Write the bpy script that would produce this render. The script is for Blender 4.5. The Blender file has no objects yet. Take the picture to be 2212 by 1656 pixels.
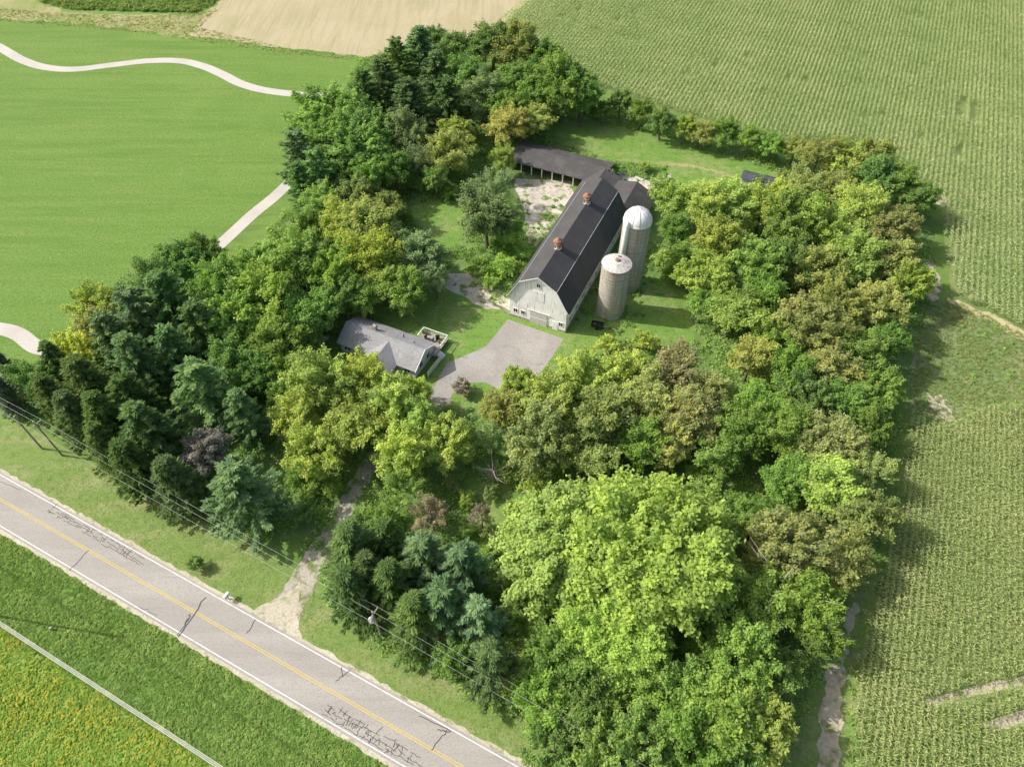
import bpy, math, random
import numpy as np
from mathutils import Vector, Matrix
random.seed(7); rng=np.random.default_rng(7)
scene=bpy.context.scene
col=scene.collection
# ---------------------------------------------------------------- survey: photo plan -> metres on the ground
PITCH=math.radians(50); SP=math.sin(PITCH); CP=math.cos(PITCH); F=1534.0; HC=100.0
def plan(px,py,z=0.0):
    u=(px-1106)/F; v=(828-py)/F
    t=(HC-z)/(SP-v*CP)
    return (u*t,(CP+v*SP)*t)
def depth(px,py,z=0.0):
    v=(828-py)/F
    return (HC-z)/(SP-v*CP)
# ---------------------------------------------------------------- helpers
def link(o,parent=None):
    col.objects.link(o)
    if parent is not None: o.parent=parent
    return o
def meta(o,label=None,cat=None,kind=None,group=None):
    if label: o["label"]=label
    if cat: o["category"]=cat
    if kind: o["kind"]=kind
    if group: o["group"]=group
    return o
def mobj(name,verts,faces,mat,parent=None,smooth=False):
    me=bpy.data.meshes.new(name); me.from_pydata([tuple(v) for v in verts],[],[tuple(f) for f in faces]); me.update()
    if smooth:
        for p in me.polygons: p.use_smooth=True
    if mat: me.materials.append(mat)
    return link(bpy.data.objects.new(name,me),parent)
def empty(name,loc,rot=0.0,parent=None):
    o=bpy.data.objects.new(name,None); o.empty_display_size=0.5
    o.location=loc; o.rotation_euler=(0,0,rot); return link(o,parent)
def boxg(x0,x1,y0,y1,z0,z1):
    v=[(x0,y0,z0),(x1,y0,z0),(x1,y1,z0),(x0,y1,z0),(x0,y0,z1),(x1,y0,z1),(x1,y1,z1),(x0,y1,z1)]
    f=[(0,3,2,1),(4,5,6,7),(0,1,5,4),(1,2,6,5),(2,3,7,6),(3,0,4,7)]
    return v,f
def join(parts):
    V=[];Fc=[]
    for v,f in parts:
        n=len(V); V+=list(v); Fc+=[tuple(i+n for i in q) for q in f]
    return V,Fc
def boxes(name,lst,mat,parent=None):
    v,f=join([boxg(*b) for b in lst]); return mobj(name,v,f,mat,parent)
def extr(prof,y0,y1):
    n=len(prof); v=[(x,y0,z) for x,z in prof]+[(x,y1,z) for x,z in prof]
    f=[tuple(range(n)),tuple(range(2*n-1,n-1,-1))]+[(i,i+n,(i+1)%n+n,(i+1)%n) for i in range(n)]
    return v,f
def extrx(prof,x0,x1):
    v,f=extr(prof,x0,x1); return [(b,a,c) for a,b,c in v],[tuple(reversed(q)) for q in f]
def lathe(prof,n=32,cx=0,cy=0):
    v=[];f=[]
    m=len(prof)
    for i in range(n):
        a=2*math.pi*i/n
        for r,z in prof: v.append((cx+r*math.cos(a),cy+r*math.sin(a),z))
    for i in range(n):
        j=(i+1)%n
        for k in range(m-1): f.append((i*m+k,j*m+k,j*m+k+1,i*m+k+1))
    return v,f
def tube(pts,rad,n=7):
    v=[];f=[];P=[Vector(p) for p in pts]
    for i,p in enumerate(P):
        d=(P[min(i+1,len(P)-1)]-P[max(i-1,0)]).normalized()
        a=d.cross(Vector((0.13,1,0.07))).normalized(); b=d.cross(a)
        r=rad[i] if hasattr(rad,'__len__') else rad
        for k in range(n):
            t=2*math.pi*k/n; v.append(tuple(p+a*(r*math.cos(t))+b*(r*math.sin(t))))
    for i in range(len(P)-1):
        for k in range(n):
            f.append((i*n+k,i*n+(k+1)%n,(i+1)*n+(k+1)%n,(i+1)*n+k))
    f.append(tuple(range(n-1,-1,-1))); f.append(tuple(range((len(P)-1)*n,len(P)*n)))
    return v,f
# ---------------------------------------------------------------- materials
def newmat(name):
    m=bpy.data.materials.new(name); m.use_nodes=True; nt=m.node_tree
    b=nt.nodes["Principled BSDF"]; b.inputs["Specular IOR Level"].default_value=0.25
    return m,nt,b
def N(nt,t,**k):
    n=nt.nodes.new(t)
    for a,b in k.items(): setattr(n,a,b)
    return n
def mapping(nt,scale=(1,1,1),rot=0):
    tc=N(nt,'ShaderNodeTexCoord'); mp=N(nt,'ShaderNodeMapping'); mp.inputs['Scale'].default_value=scale
    mp.inputs['Rotation'].default_value=(0,0,rot); nt.links.new(tc.outputs['Object'],mp.inputs['Vector']); return mp.outputs[0]
def noise(nt,vec,scale,detail=5,rough=.6):
    n=N(nt,'ShaderNodeTexNoise'); n.inputs['Scale'].default_value=scale; n.inputs['Detail'].default_value=detail; n.inputs['Roughness'].default_value=rough
    nt.links.new(vec,n.inputs['Vector']); return n.outputs['Fac']
def ramp(nt,fac,a,b):
    r=N(nt,'ShaderNodeMapRange'); r.inputs[1].default_value=a; r.inputs[2].default_value=b; r.clamp=True
    nt.links.new(fac,r.inputs[0]); return r.outputs[0]
def mix(nt,fac,a,b,mode='MIX'):
    m=N(nt,'ShaderNodeMix',data_type='RGBA',blend_type=mode)
    if isinstance(fac,(int,float)): m.inputs[0].default_value=fac
    else: nt.links.new(fac,m.inputs[0])
    for i,c in ((6,a),(7,b)):
        if isinstance(c,tuple): m.inputs[i].default_value=(c[0],c[1],c[2],1)
        else: nt.links.new(c,m.inputs[i])
    return m.outputs[2]
def layered(name,base,layers,rough=.9,bump=0,bumpscale=3,metal=0,gain=1.0):
    m,nt,b=newmat(name); c=tuple(k*gain for k in base)
    for L in layers:
        colr,sc,lo,hi=L[:4]; st=L[4] if len(L)>4 else (1,1,1); rt=L[5] if len(L)>5 else 0
        f=ramp(nt,noise(nt,mapping(nt,st,rt),sc),lo,hi)
        c=mix(nt,f,c,tuple(k*gain for k in colr))
    if isinstance(c,tuple): b.inputs['Base Color'].default_value=(*c,1)
    else: nt.links.new(c,b.inputs['Base Color'])
    b.inputs['Roughness'].default_value=rough; b.inputs['Metallic'].default_value=metal
    if bump:
        bp=N(nt,'ShaderNodeBump'); bp.inputs['Strength'].default_value=bump; bp.inputs['Distance'].default_value=.15
        nt.links.new(noise(nt,mapping(nt),bumpscale,6,.7),bp.inputs['Height']); nt.links.new(bp.outputs[0],b.inputs['Normal'])
    return m
RA=math.radians(26.5)
M_ground=layered('grass_ground',(.125,.21,.045),[((.15,.24,.05),.03,.4,.62),((.095,.17,.033),.5,.45,.7,(.3,1,1),-.1),((.17,.235,.065),1.2,.55,.75),((.08,.145,.03),4,.5,.75)],bump=.6,bumpscale=4,gain=1.1)
M_lawn=layered('mown_lawn',(.118,.222,.036),[((.160,.255,.052),.012,.34,.60),((.092,.190,.028),.035,.50,.68),((.098,.195,.028),.24,.42,.62,(.10,1,1),.13),((.160,.245,.052),.42,.46,.66,(.07,1,1),.10),((.180,.250,.075),.35,.57,.72),((.085,.165,.026),1.5,.45,.70),((.185,.265,.078),2.6,.50,.70),((.070,.14,.022),4.0,.50,.70)],bump=.8,bumpscale=3,gain=1.14)
M_lawn2=layered('bright_lawn',(.15,.26,.052),[((.22,.28,.09),.12,.48,.66),((.10,.19,.032),.6,.5,.7),((.31,.29,.15),.35,.56,.74),((.08,.145,.028),2.5,.48,.70)],bump=.6,bumpscale=4,gain=1.15)
M_margin=layered('rough_margin',(.18,.25,.09),[((.27,.28,.14),.15,.45,.65),((.11,.19,.05),.5,.5,.7),((.34,.30,.2),.3,.60,.73),((.09,.15,.04),2,.5,.7)],bump=.5)
M_verge=layered('verge',(.175,.245,.068),[((.28,.29,.135),.25,.46,.68,(.3,1,1),RA),((.12,.20,.042),.8,.46,.7),((.09,.16,.032),3,.48,.70)],bump=.6,bumpscale=4,gain=1.14)
M_rough=layered('rough_ground',(.16,.26,.06),[((.21,.30,.075),.3,.45,.65),((.10,.17,.04),1.5,.5,.7)],bump=.6)
M_under=layered('woodland_floor',(.13,.21,.06),[((.19,.28,.08),.25,.5,.65),((.22,.20,.13),.5,.6,.75)],bump=.6)
M_tan=layered('harvested_ground',(.42,.365,.22),[((.48,.42,.275),.05,.4,.6),((.28,.30,.13),.07,.54,.72,(1,.3,1),-.5),((.38,.325,.19),.6,.46,.66,(1,.06,1),-.45),((.46,.41,.27),1.1,.5,.68,(1,.05,1),-.45),((.32,.29,.17),1.8,.48,.72)],bump=.4,gain=.98)
M_meadow=layered('dry_meadow',(.27,.29,.11),[((.36,.33,.17),.06,.45,.6),((.17,.23,.06),.3,.5,.7),((.14,.19,.05),2,.50,.72)],bump=.4,gain=1.06)
M_straw=layered('straw_stubble',(.42,.37,.20),[((.5,.44,.27),.5,.45,.6),((.2,.24,.09),.7,.52,.66)],bump=.4)
M_cornsoil=layered('corn_soil',(.16,.215,.07),[((.21,.26,.10),.2,.45,.65),((.19,.165,.10),1.1,.58,.75)],bump=.5)
M_soy=layered('soybean_ground',(.20,.29,.06),[((.32,.33,.08),.12,.54,.72),((.24,.30,.05),.8,.5,.7)],bump=.6,gain=1.05)
M_asph=layered('road_asphalt',(.35,.332,.303),[((.41,.39,.355),.25,.4,.65,(.1,1,1),RA),((.295,.28,.258),.9,.55,.75,(.12,1,1),RA),((.25,.237,.22),5,.50,.72)],rough=.85)
M_drive=layered('driveway_asphalt',(.33,.31,.285),[((.39,.368,.338),.15,.45,.6),((.27,.253,.232),.5,.55,.72),((.22,.207,.19),4,.50,.72)],rough=.85)
M_gravel=layered('gravel',(.48,.44,.34),[((.58,.54,.44),.3,.45,.62),((.24,.26,.13),.6,.53,.66),((.32,.29,.21),3,.48,.70)],bump=.5,bumpscale=8,gain=1.06)
M_track=layered('worn_drive',(.42,.385,.31),[((.5,.46,.38),.4,.45,.62),((.16,.22,.06),.55,.50,.60),((.28,.25,.19),2.5,.48,.68)],bump=.5,bumpscale=8)
M_path=layered('path_concrete',(.53,.505,.46),[((.47,.44,.40),.12,.45,.65),((.42,.395,.355),3,.52,.75)],gain=1.0)
M_conc=layered('old_concrete',(.50,.455,.38),[((.60,.555,.475),.3,.45,.6),((.25,.22,.17),.9,.55,.62),((.13,.20,.05),.45,.54,.61),((.32,.285,.23),3,.50,.70)],bump=.4,gain=1.04)
M_dirt=layered('dirt_track',(.46,.405,.31),[((.18,.22,.08),.5,.50,.62),((.33,.285,.21),1.6,.5,.7)],bump=.3,gain=1.04)
M_roofb=layered('barn_shingles',(.074,.074,.076),[((.096,.095,.097),.35,.4,.7),((.046,.046,.048),6,.48,.72),((.104,.103,.104),3,.56,.74)],rough=.85,bump=.4,bumpscale=8)
M_roofs=layered('shed_shingles',(.085,.082,.082),[((.12,.115,.11),.4,.45,.7),((.05,.05,.05),5,.5,.8)],rough=.85,bump=.3,bumpscale=8)
M_roofh=layered('house_shingles',(.30,.30,.305),[((.36,.36,.37),.4,.4,.7),((.20,.20,.21),4,.48,.75,(.3,1,1)),((.24,.24,.235),.8,.55,.7,(3,.4,1))],rough=.85,bump=.3,bumpscale=8)
M_blue=layered('slate_roof',(.06,.068,.088),[((.09,.095,.11),1,.4,.7)],rough=.7)
M_wood=layered('weathered_white_boards',(.93,.92,.89),[((.72,.70,.66),1.0,.50,.60,(9,9,.3)),((.36,.325,.28),1.1,.57,.63,(7,7,.35)),((.18,.155,.13),1.6,.62,.68,(6,6,.3)),((.93,.92,.90),.30,.50,.60)],rough=.85)
M_white=layered('white_paint',(.84,.84,.82),[((.66,.66,.64),1.5,.55,.8)],rough=.6)
M_siding=layered('siding',(.66,.66,.65),[((.55,.55,.55),1.5,.5,.7,(.3,.3,8))],rough=.7)
M_graydoor=layered('gray_door',(.58,.565,.54),[((.42,.41,.38),2,.5,.7,(4,4,.5))])
M_glass,_,_b=newmat('window_glass'); _b.inputs['Base Color'].default_value=(.02,.025,.03,1); _b.inputs['Roughness'].default_value=.1; _b.inputs["Specular IOR Level"].default_value=.5
M_stone=layered('stone_foundation',(.40,.37,.32),[((.24,.22,.19),2,.5,.6),((.5,.47,.42),3,.55,.7)],bump=.5)
M_silo=layered('silo_staves',(.50,.46,.405),[((.60,.56,.50),.5,.4,.60,(1,1,.15)),((.30,.26,.215),1.2,.50,.64,(3,3,.12)),((.36,.32,.275),1.3,.50,.66,(.15,.15,3)),((.20,.17,.145),.9,.58,.69,(5,5,.1)),((.35,.32,.28),5,.48,.68)],rough=.85)
M_hoop=layered('silo_hoop_steel',(.36,.33,.29),[((.26,.23,.2),2,.5,.7)],rough=.7)
M_siloroof=layered('silo_roof',(.58,.56,.52),[((.43,.40,.36),1,.46,.60),((.3,.25,.21),3,.54,.66)])
M_dome=layered('white_dome',(.82,.82,.81),[((.66,.65,.63),1,.5,.75),((.55,.5,.45),4,.6,.72,(2,2,.4))],rough=.45)
M_rust=layered('rust',(.24,.12,.07),[((.38,.22,.15),3,.45,.6),((.14,.08,.05),5,.5,.7)])
M_steel=layered('galvanised',(.45,.46,.47),[((.3,.3,.3),2,.5,.7)],rough=.5,metal=.4)
M_dark=layered('dark_metal',(.03,.03,.035),[((.06,.05,.05),3,.5,.7)],rough=.6)
M_pole=layered('pole_wood',(.38,.34,.29),[((.26,.22,.18),1,.5,.7,(8,8,.3))])
M_wire,_,_b=newmat('wire_metal'); _b.inputs['Base Color'].default_value=(.42,.42,.42,1); _b.inputs['Roughness'].default_value=.6
M_wirew,_,_b=newmat('bright_wire'); _b.inputs['Base Color'].default_value=(.7,.69,.67,1); _b.inputs['Roughness'].default_value=.7
M_yellow=layered('yellow_line',(.64,.48,.09),[((.5,.41,.17),2,.5,.7)])
M_wline=layered('white_line',(.74,.74,.72),[((.5,.48,.46),1.5,.50,.68)])
M_seal=layered('crack_sealant',(.075,.07,.068),[])
M_bark=layered('bark',(.18,.15,.12),[((.10,.08,.06),3,.5,.7,(3,3,.4))],bump=.4)
M_barkg=layered('dead_wood',(.42,.39,.36),[((.28,.25,.23),3,.5,.7)])
def foliage(name,usecolor=True,base=(.1,.16,.03),alt=(.2,.2,.05)):
    m,nt,b=newmat(name)
    at=N(nt,'ShaderNodeAttribute'); at.attribute_name='tint'
    if usecolor:
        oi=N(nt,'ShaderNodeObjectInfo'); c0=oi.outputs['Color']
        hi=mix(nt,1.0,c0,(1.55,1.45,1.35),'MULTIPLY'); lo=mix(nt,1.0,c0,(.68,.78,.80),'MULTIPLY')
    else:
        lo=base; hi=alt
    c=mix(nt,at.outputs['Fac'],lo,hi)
    nt.nodes.remove(b)
    d=N(nt,'ShaderNodeBsdfDiffuse'); t=N(nt,'ShaderNodeBsdfTranslucent'); ms=N(nt,'ShaderNodeMixShader'); ms.inputs[0].default_value=.43
    nt.links.new(c,d.inputs[0]); nt.links.new(mix(nt,1.0,c,(1.35,1.4,.95),'MULTIPLY'),t.inputs[0])
    nt.links.new(d.outputs[0],ms.inputs[1]); nt.links.new(t.outputs[0],ms.inputs[2])
    nt.links.new(ms.outputs[0],nt.nodes['Material Output'].inputs['Surface'])
    return m
M_leaf=foliage('leaves')
M_undl=foliage('undergrowth_leaves',False,(.18,.32,.08),(.40,.55,.17))
M_corn=foliage('corn_leaves',False,(.29,.41,.155),(.72,.69,.42))
M_corn2=foliage('corn_leaves_dry',False,(.28,.375,.13),(.65,.62,.34))
M_grassb=foliage('grass_blades',False,(.16,.29,.055),(.42,.53,.18))
M_vergeb=foliage('verge_blades',False,(.18,.27,.07),(.41,.43,.19))
M_soyl=foliage('soy_leaves',False,(.24,.41,.08),(.64,.57,.12))
M_reed=foliage('reed_leaves',False,(.18,.30,.08),(.36,.42,.15))
# ---------------------------------------------------------------- leaf mesh
def leafmesh(name,C,Nn,size,aspect,tint,mat,axis=None):
    n=len(C)
    Nn=Nn/(np.linalg.norm(Nn,axis=1,keepdims=True)+1e-9)
    R=rng.normal(size=(n,3)) if axis is None else axis
    T=R-(R*Nn).sum(1,keepdims=True)*Nn; T/=np.linalg.norm(T,axis=1,keepdims=True)+1e-9
    B=np.cross(Nn,T)
    s=size.reshape(-1,1); a=s*aspect
    V=np.empty((n,4,3),dtype=np.float32)
    V[:,0]=C-T*s; V[:,1]=C-B*a; V[:,2]=C+T*s; V[:,3]=C+B*a
    me=bpy.data.meshes.new(name)
    me.vertices.add(n*4); me.vertices.foreach_set('co',V.ravel())
    me.loops.add(n*4); me.loops.foreach_set('vertex_index',np.arange(n*4,dtype=np.int32))
    me.polygons.add(n); me.polygons.foreach_set('loop_start',np.arange(0,n*4,4,dtype=np.int32))
    me.update(calc_edges=True)
    at=me.attributes.new('tint','FLOAT','POINT'); at.data.foreach_set('value',np.repeat(np.clip(tint,0,1),4).astype(np.float32))
    me.materials.append(mat); return me
def rdir(n):
    d=rng.normal(size=(n,3)); return d/np.linalg.norm(d,axis=1,keepdims=True)
def decid(name,R,H,nl,lr,leaf,dens,irr=.25,droop=.25,elong=1.5):
    """crown of many leafy sprays: each spray is a flattened, outward-pointing ragged tuft"""
    cz=.6*H; sv=.40*H
    C=[];NN=[];T=[]
    bump=rdir(9); amp=rng.uniform(-irr,irr,9)
    k=0
    while k<nl:
        d=rdir(1)[0]
        if d[2]<-.5: continue
        if d[2]<0 and rng.random()<.4: continue
        k+=1
        f=1+float((amp*np.clip(bump@d,0,1)**3).sum())
        rr=(rng.uniform(.45,.92) if rng.random()<.8 else rng.uniform(.3,1.0))*f
        c=np.array([d[0]*R*rr,d[1]*R*rr,cz+d[2]*sv*rr])
        r=rng.uniform(*lr)
        ax=np.array([d[0],d[1],d[2]*.9+.15])+rng.normal(size=3)*.35; ax/=np.linalg.norm(ax)
        sd=np.cross(ax,[0,0,1.]); sd/=np.linalg.norm(sd)+1e-6; up=np.cross(sd,ax)
        m=int(dens*r*r); e=rdir(m)*(rng.random((m,1))**.38)
        L=e[:,:1]; taper=np.clip(1.05-.45*L,.4,1.4)
        jag=1+.22*np.sin(np.arctan2(e[:,1:2],e[:,:1])*5+rng.uniform(0,6))
        p=c+ax*(L*r*elong*jag)+sd*(e[:,1:2]*r*.85*taper*jag)+up*(e[:,2:3]*r*.5*taper)
        p[:,2]-=droop*r*np.clip(L[:,0],0,1)**2*1.2+droop*r*.6*e[:,1]**2
        p+=rng.normal(size=(m,3))*.13*r
        C.append(p); NN.append(up*.5+d*.4+e@np.array([ax,sd,up])*.4+np.array([0,0,.4])+rng.normal(size=(m,3))*.5)
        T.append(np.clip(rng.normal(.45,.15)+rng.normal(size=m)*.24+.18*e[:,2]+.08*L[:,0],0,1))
    C=np.concatenate(C);NN=np.concatenate(NN);T=np.concatenate(T)
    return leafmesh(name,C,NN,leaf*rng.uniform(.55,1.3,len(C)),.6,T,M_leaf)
def pine(name,R,H,step=.75,nb=6,shape=.75,up=.12,leaf=.42,cl=26,sp=.45):
    C=[];NN=[];T=[];AX=[]
    h=H*.12
    while h<H-.3:
        q=(h/H); L0=R*(1-q)**shape*min(1,.55+q*2.5)+.25
        off=rng.uniform(0,6.28)
        for b in range(nb):
            a=off+b*6.283/nb+rng.normal()*.25; L=L0*rng.uniform(.55,1.18)
            nc=max(2,int(L/.62)); lt=rng.normal(.5,.17)
            for j in range(nc):
                s=(j+1)/nc*L
                if s<.25*L and L>1.5: continue
                p=np.array([math.cos(a)*s,math.sin(a)*s,h+up*s+ (.10*s*s/max(L,1))*(1 if up>0 else -1)])
                m=cl; e=rdir(m)
                w=sp*(1-.35*j/nc)
                C.append(p+e*np.array([w,w,w*.45])*rng.random((m,1))**.5)
                NN.append(np.array([0,0,1.])+rng.normal(size=(m,3))*.5)
                AX.append(np.array([math.cos(a),math.sin(a),.25])+e*.8)
                T.append(np.clip(lt+rng.normal(size=m)*.2,0,1))
        h+=step*rng.uniform(.8,1.2)*(1-.35*q)
    C=np.concatenate(C);NN=np.concatenate(NN);T=np.concatenate(T);AX=np.concatenate(AX)
    return leafmesh(name,C,NN,leaf*rng.uniform(.6,1.2,len(C)),.32,T,M_leaf,AX)
def trunkmesh(name,H,r,limbs,mat,spread=2.6):
    parts=[tube([(0,0,-.1),(.08,.05,H*.3),(-.05,.1,H*.6),(0,0,H*.9)],[r*1.25,r,r*.65,r*.12],8)]
    for i in range(limbs):
        a=i*2.4+random.random(); z=H*random.uniform(.28,.6); s=spread*random.uniform(.7,1.2)
        parts.append(tube([(0,0,z),(math.cos(a)*s*.5,math.sin(a)*s*.5,z+H*.09),(math.cos(a)*s,math.sin(a)*s,z+H*.24)],[r*.5,r*.3,r*.08],6))
    v,f=join(parts); me=bpy.data.meshes.new(name); me.from_pydata(v,[],f); me.update(); me.materials.append(mat); return me
DEC=[(decid('crown',5,10,n,lr,.20,dn,ir,dr,eg),5,10) for n,lr,dn,ir,dr,eg in ((125,(.6,1.25),150,.35,.2,1.4),(150,(.5,1.1),170,.45,.3,1.5),(105,(.7,1.35),140,.4,.15,1.3),(135,(.5,1.2),150,.6,.35,1.5),(115,(.6,1.3),145,.4,.25,1.4),(160,(.45,1.05),185,.45,.1,1.3),(125,(.55,1.25),145,.65,.2,1.6))]
LIG=[(decid('crown',5,10,78,(.45,1.1),.18,130,.6,.2,1.6),5,10),(decid('crown',5,10,88,(.4,1.0),.17,130,.5,.15,1.6),5,10)]
MAP=[(decid('crown',11,19,500,(.9,1.7),.31,92,.2,.6,1.8),11,19),(decid('crown',11,19,480,(.9,1.8),.31,90,.28,.55,1.8),11,19)]
BUS=[(decid('crown',2,2.6,30,(.35,.7),.13,340,.4,.2,1.4),2,2.6),(decid('crown',2,2.6,34,(.3,.6),.13,360,.5,.2,1.4),2,2.6)]
PIN=[(pine('crown',4.6,14),4.6,14),(pine('crown',4.6,14,.85,5,.7),4.6,14),(pine('crown',4.6,14,.75,6,.6),4.6,14)]
SPR=[(pine('crown',3.2,13,.5,9,.7,-.18,.32,16,.4),3.2,13),(pine('crown',3.2,13,.5,7,.65,-.05,.32,20,.45),3.2,13)]
TR_D=trunkmesh('trunk',10,.28,7,M_bark); TR_M=trunkmesh('trunk',19,.6,10,M_bark,5.5); TR_P=trunkmesh('trunk',14,.22,0,M_bark); TR_B=trunkmesh('trunk',2.6,.06,4,M_bark,.8)
TR_X=trunkmesh('trunk',10,.2,22,M_barkg,4.4)
PAL=dict(Y=(.43,.49,.11),YG=(.365,.445,.12),LG=(.335,.445,.125),G=(.245,.365,.095),DG=(.20,.31,.09),P=(.20,.305,.135),PB=(.225,.345,.17),PD=(.175,.26,.10),S=(.165,.24,.09),
 OL=(.325,.365,.13),OR=(.43,.415,.13),RU=(.33,.32,.14),GG=(.255,.325,.15),PU=(.25,.235,.21),BR=(.29,.265,.20),BL=(.15,.20,.17))
DESC=dict(Y='bright yellow-green leafy tree turning for autumn',YG='yellow-green leafy tree',LG='broad light green maple with layered leaves',G='mid green leafy tree',DG='dark green leafy tree',
 P='blue-green pine tree with spreading branches',PB='pale blue-green pine tree with star-shaped branches',PD='dark pine tree',S='dark green spruce tree',OL='olive green leafy tree',OR='orange-yellow leafy tree turning for autumn',
 RU='leafy tree with rusty brown tips',GG='grey-green leafy tree',PU='purple-brown leafy tree',BR='brown half-bare shrub',BL='dark blue spruce tree')
def tree(px,py,rpx,kind,colr,where='in the farmstead grove'):
    z=6.5
    d=depth(px,py,z); r=rpx*d/F
    hedge=1285<px<1760 and py<340
    if hedge: r*=.92
    if kind in 'dl': H=min(max(1.35*r+4.0,4.5),14)*(.9 if hedge else 1); lib=LIG if kind=='l' else DEC; tr=TR_D; nm='deciduous_tree'; fz=.62
    elif kind=='m': H=17.5*r/11; lib=MAP; tr=TR_M; nm='maple_tree'; fz=.55
    elif kind=='b': H=1.3*r+.3; lib=BUS; tr=TR_B; nm='shrub'; fz=.5
    elif kind=='p': H=min(max(1.9*r+4.5,6),16); lib=PIN; tr=TR_P; nm='pine_tree'; fz=.5
    elif kind=='s': H=min(max(2.2*r+5,5),15); lib=SPR; tr=TR_P; nm='spruce_tree'; fz=.5
    x,y=plan(px,py,fz*H)
    me,R0,H0=random.choice(lib)
    e=empty(nm,(x,y,0),random.uniform(0,6.28))
    if kind=='b': e["category"]='shrub'; lab=DESC[colr].replace('tree','shrub')
    else: e["category"]='tree'; lab=DESC[colr]
    e["label"]=lab+' '+where; e["group"]='trees and shrubs of the farmstead'
    s=r/R0*1.0; sz=H/H0
    t=bpy.data.objects.new('trunk',tr); th={'d':10,'l':10,'m':19,'b':2.6,'p':14,'s':14}[kind]; t.scale=(s,s,H/th*.97); link(t,e)
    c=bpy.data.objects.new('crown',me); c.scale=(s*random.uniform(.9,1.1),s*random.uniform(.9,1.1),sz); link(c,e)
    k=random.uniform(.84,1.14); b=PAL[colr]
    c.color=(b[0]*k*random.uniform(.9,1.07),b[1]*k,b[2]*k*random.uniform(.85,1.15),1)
    return x,y,r
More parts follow.
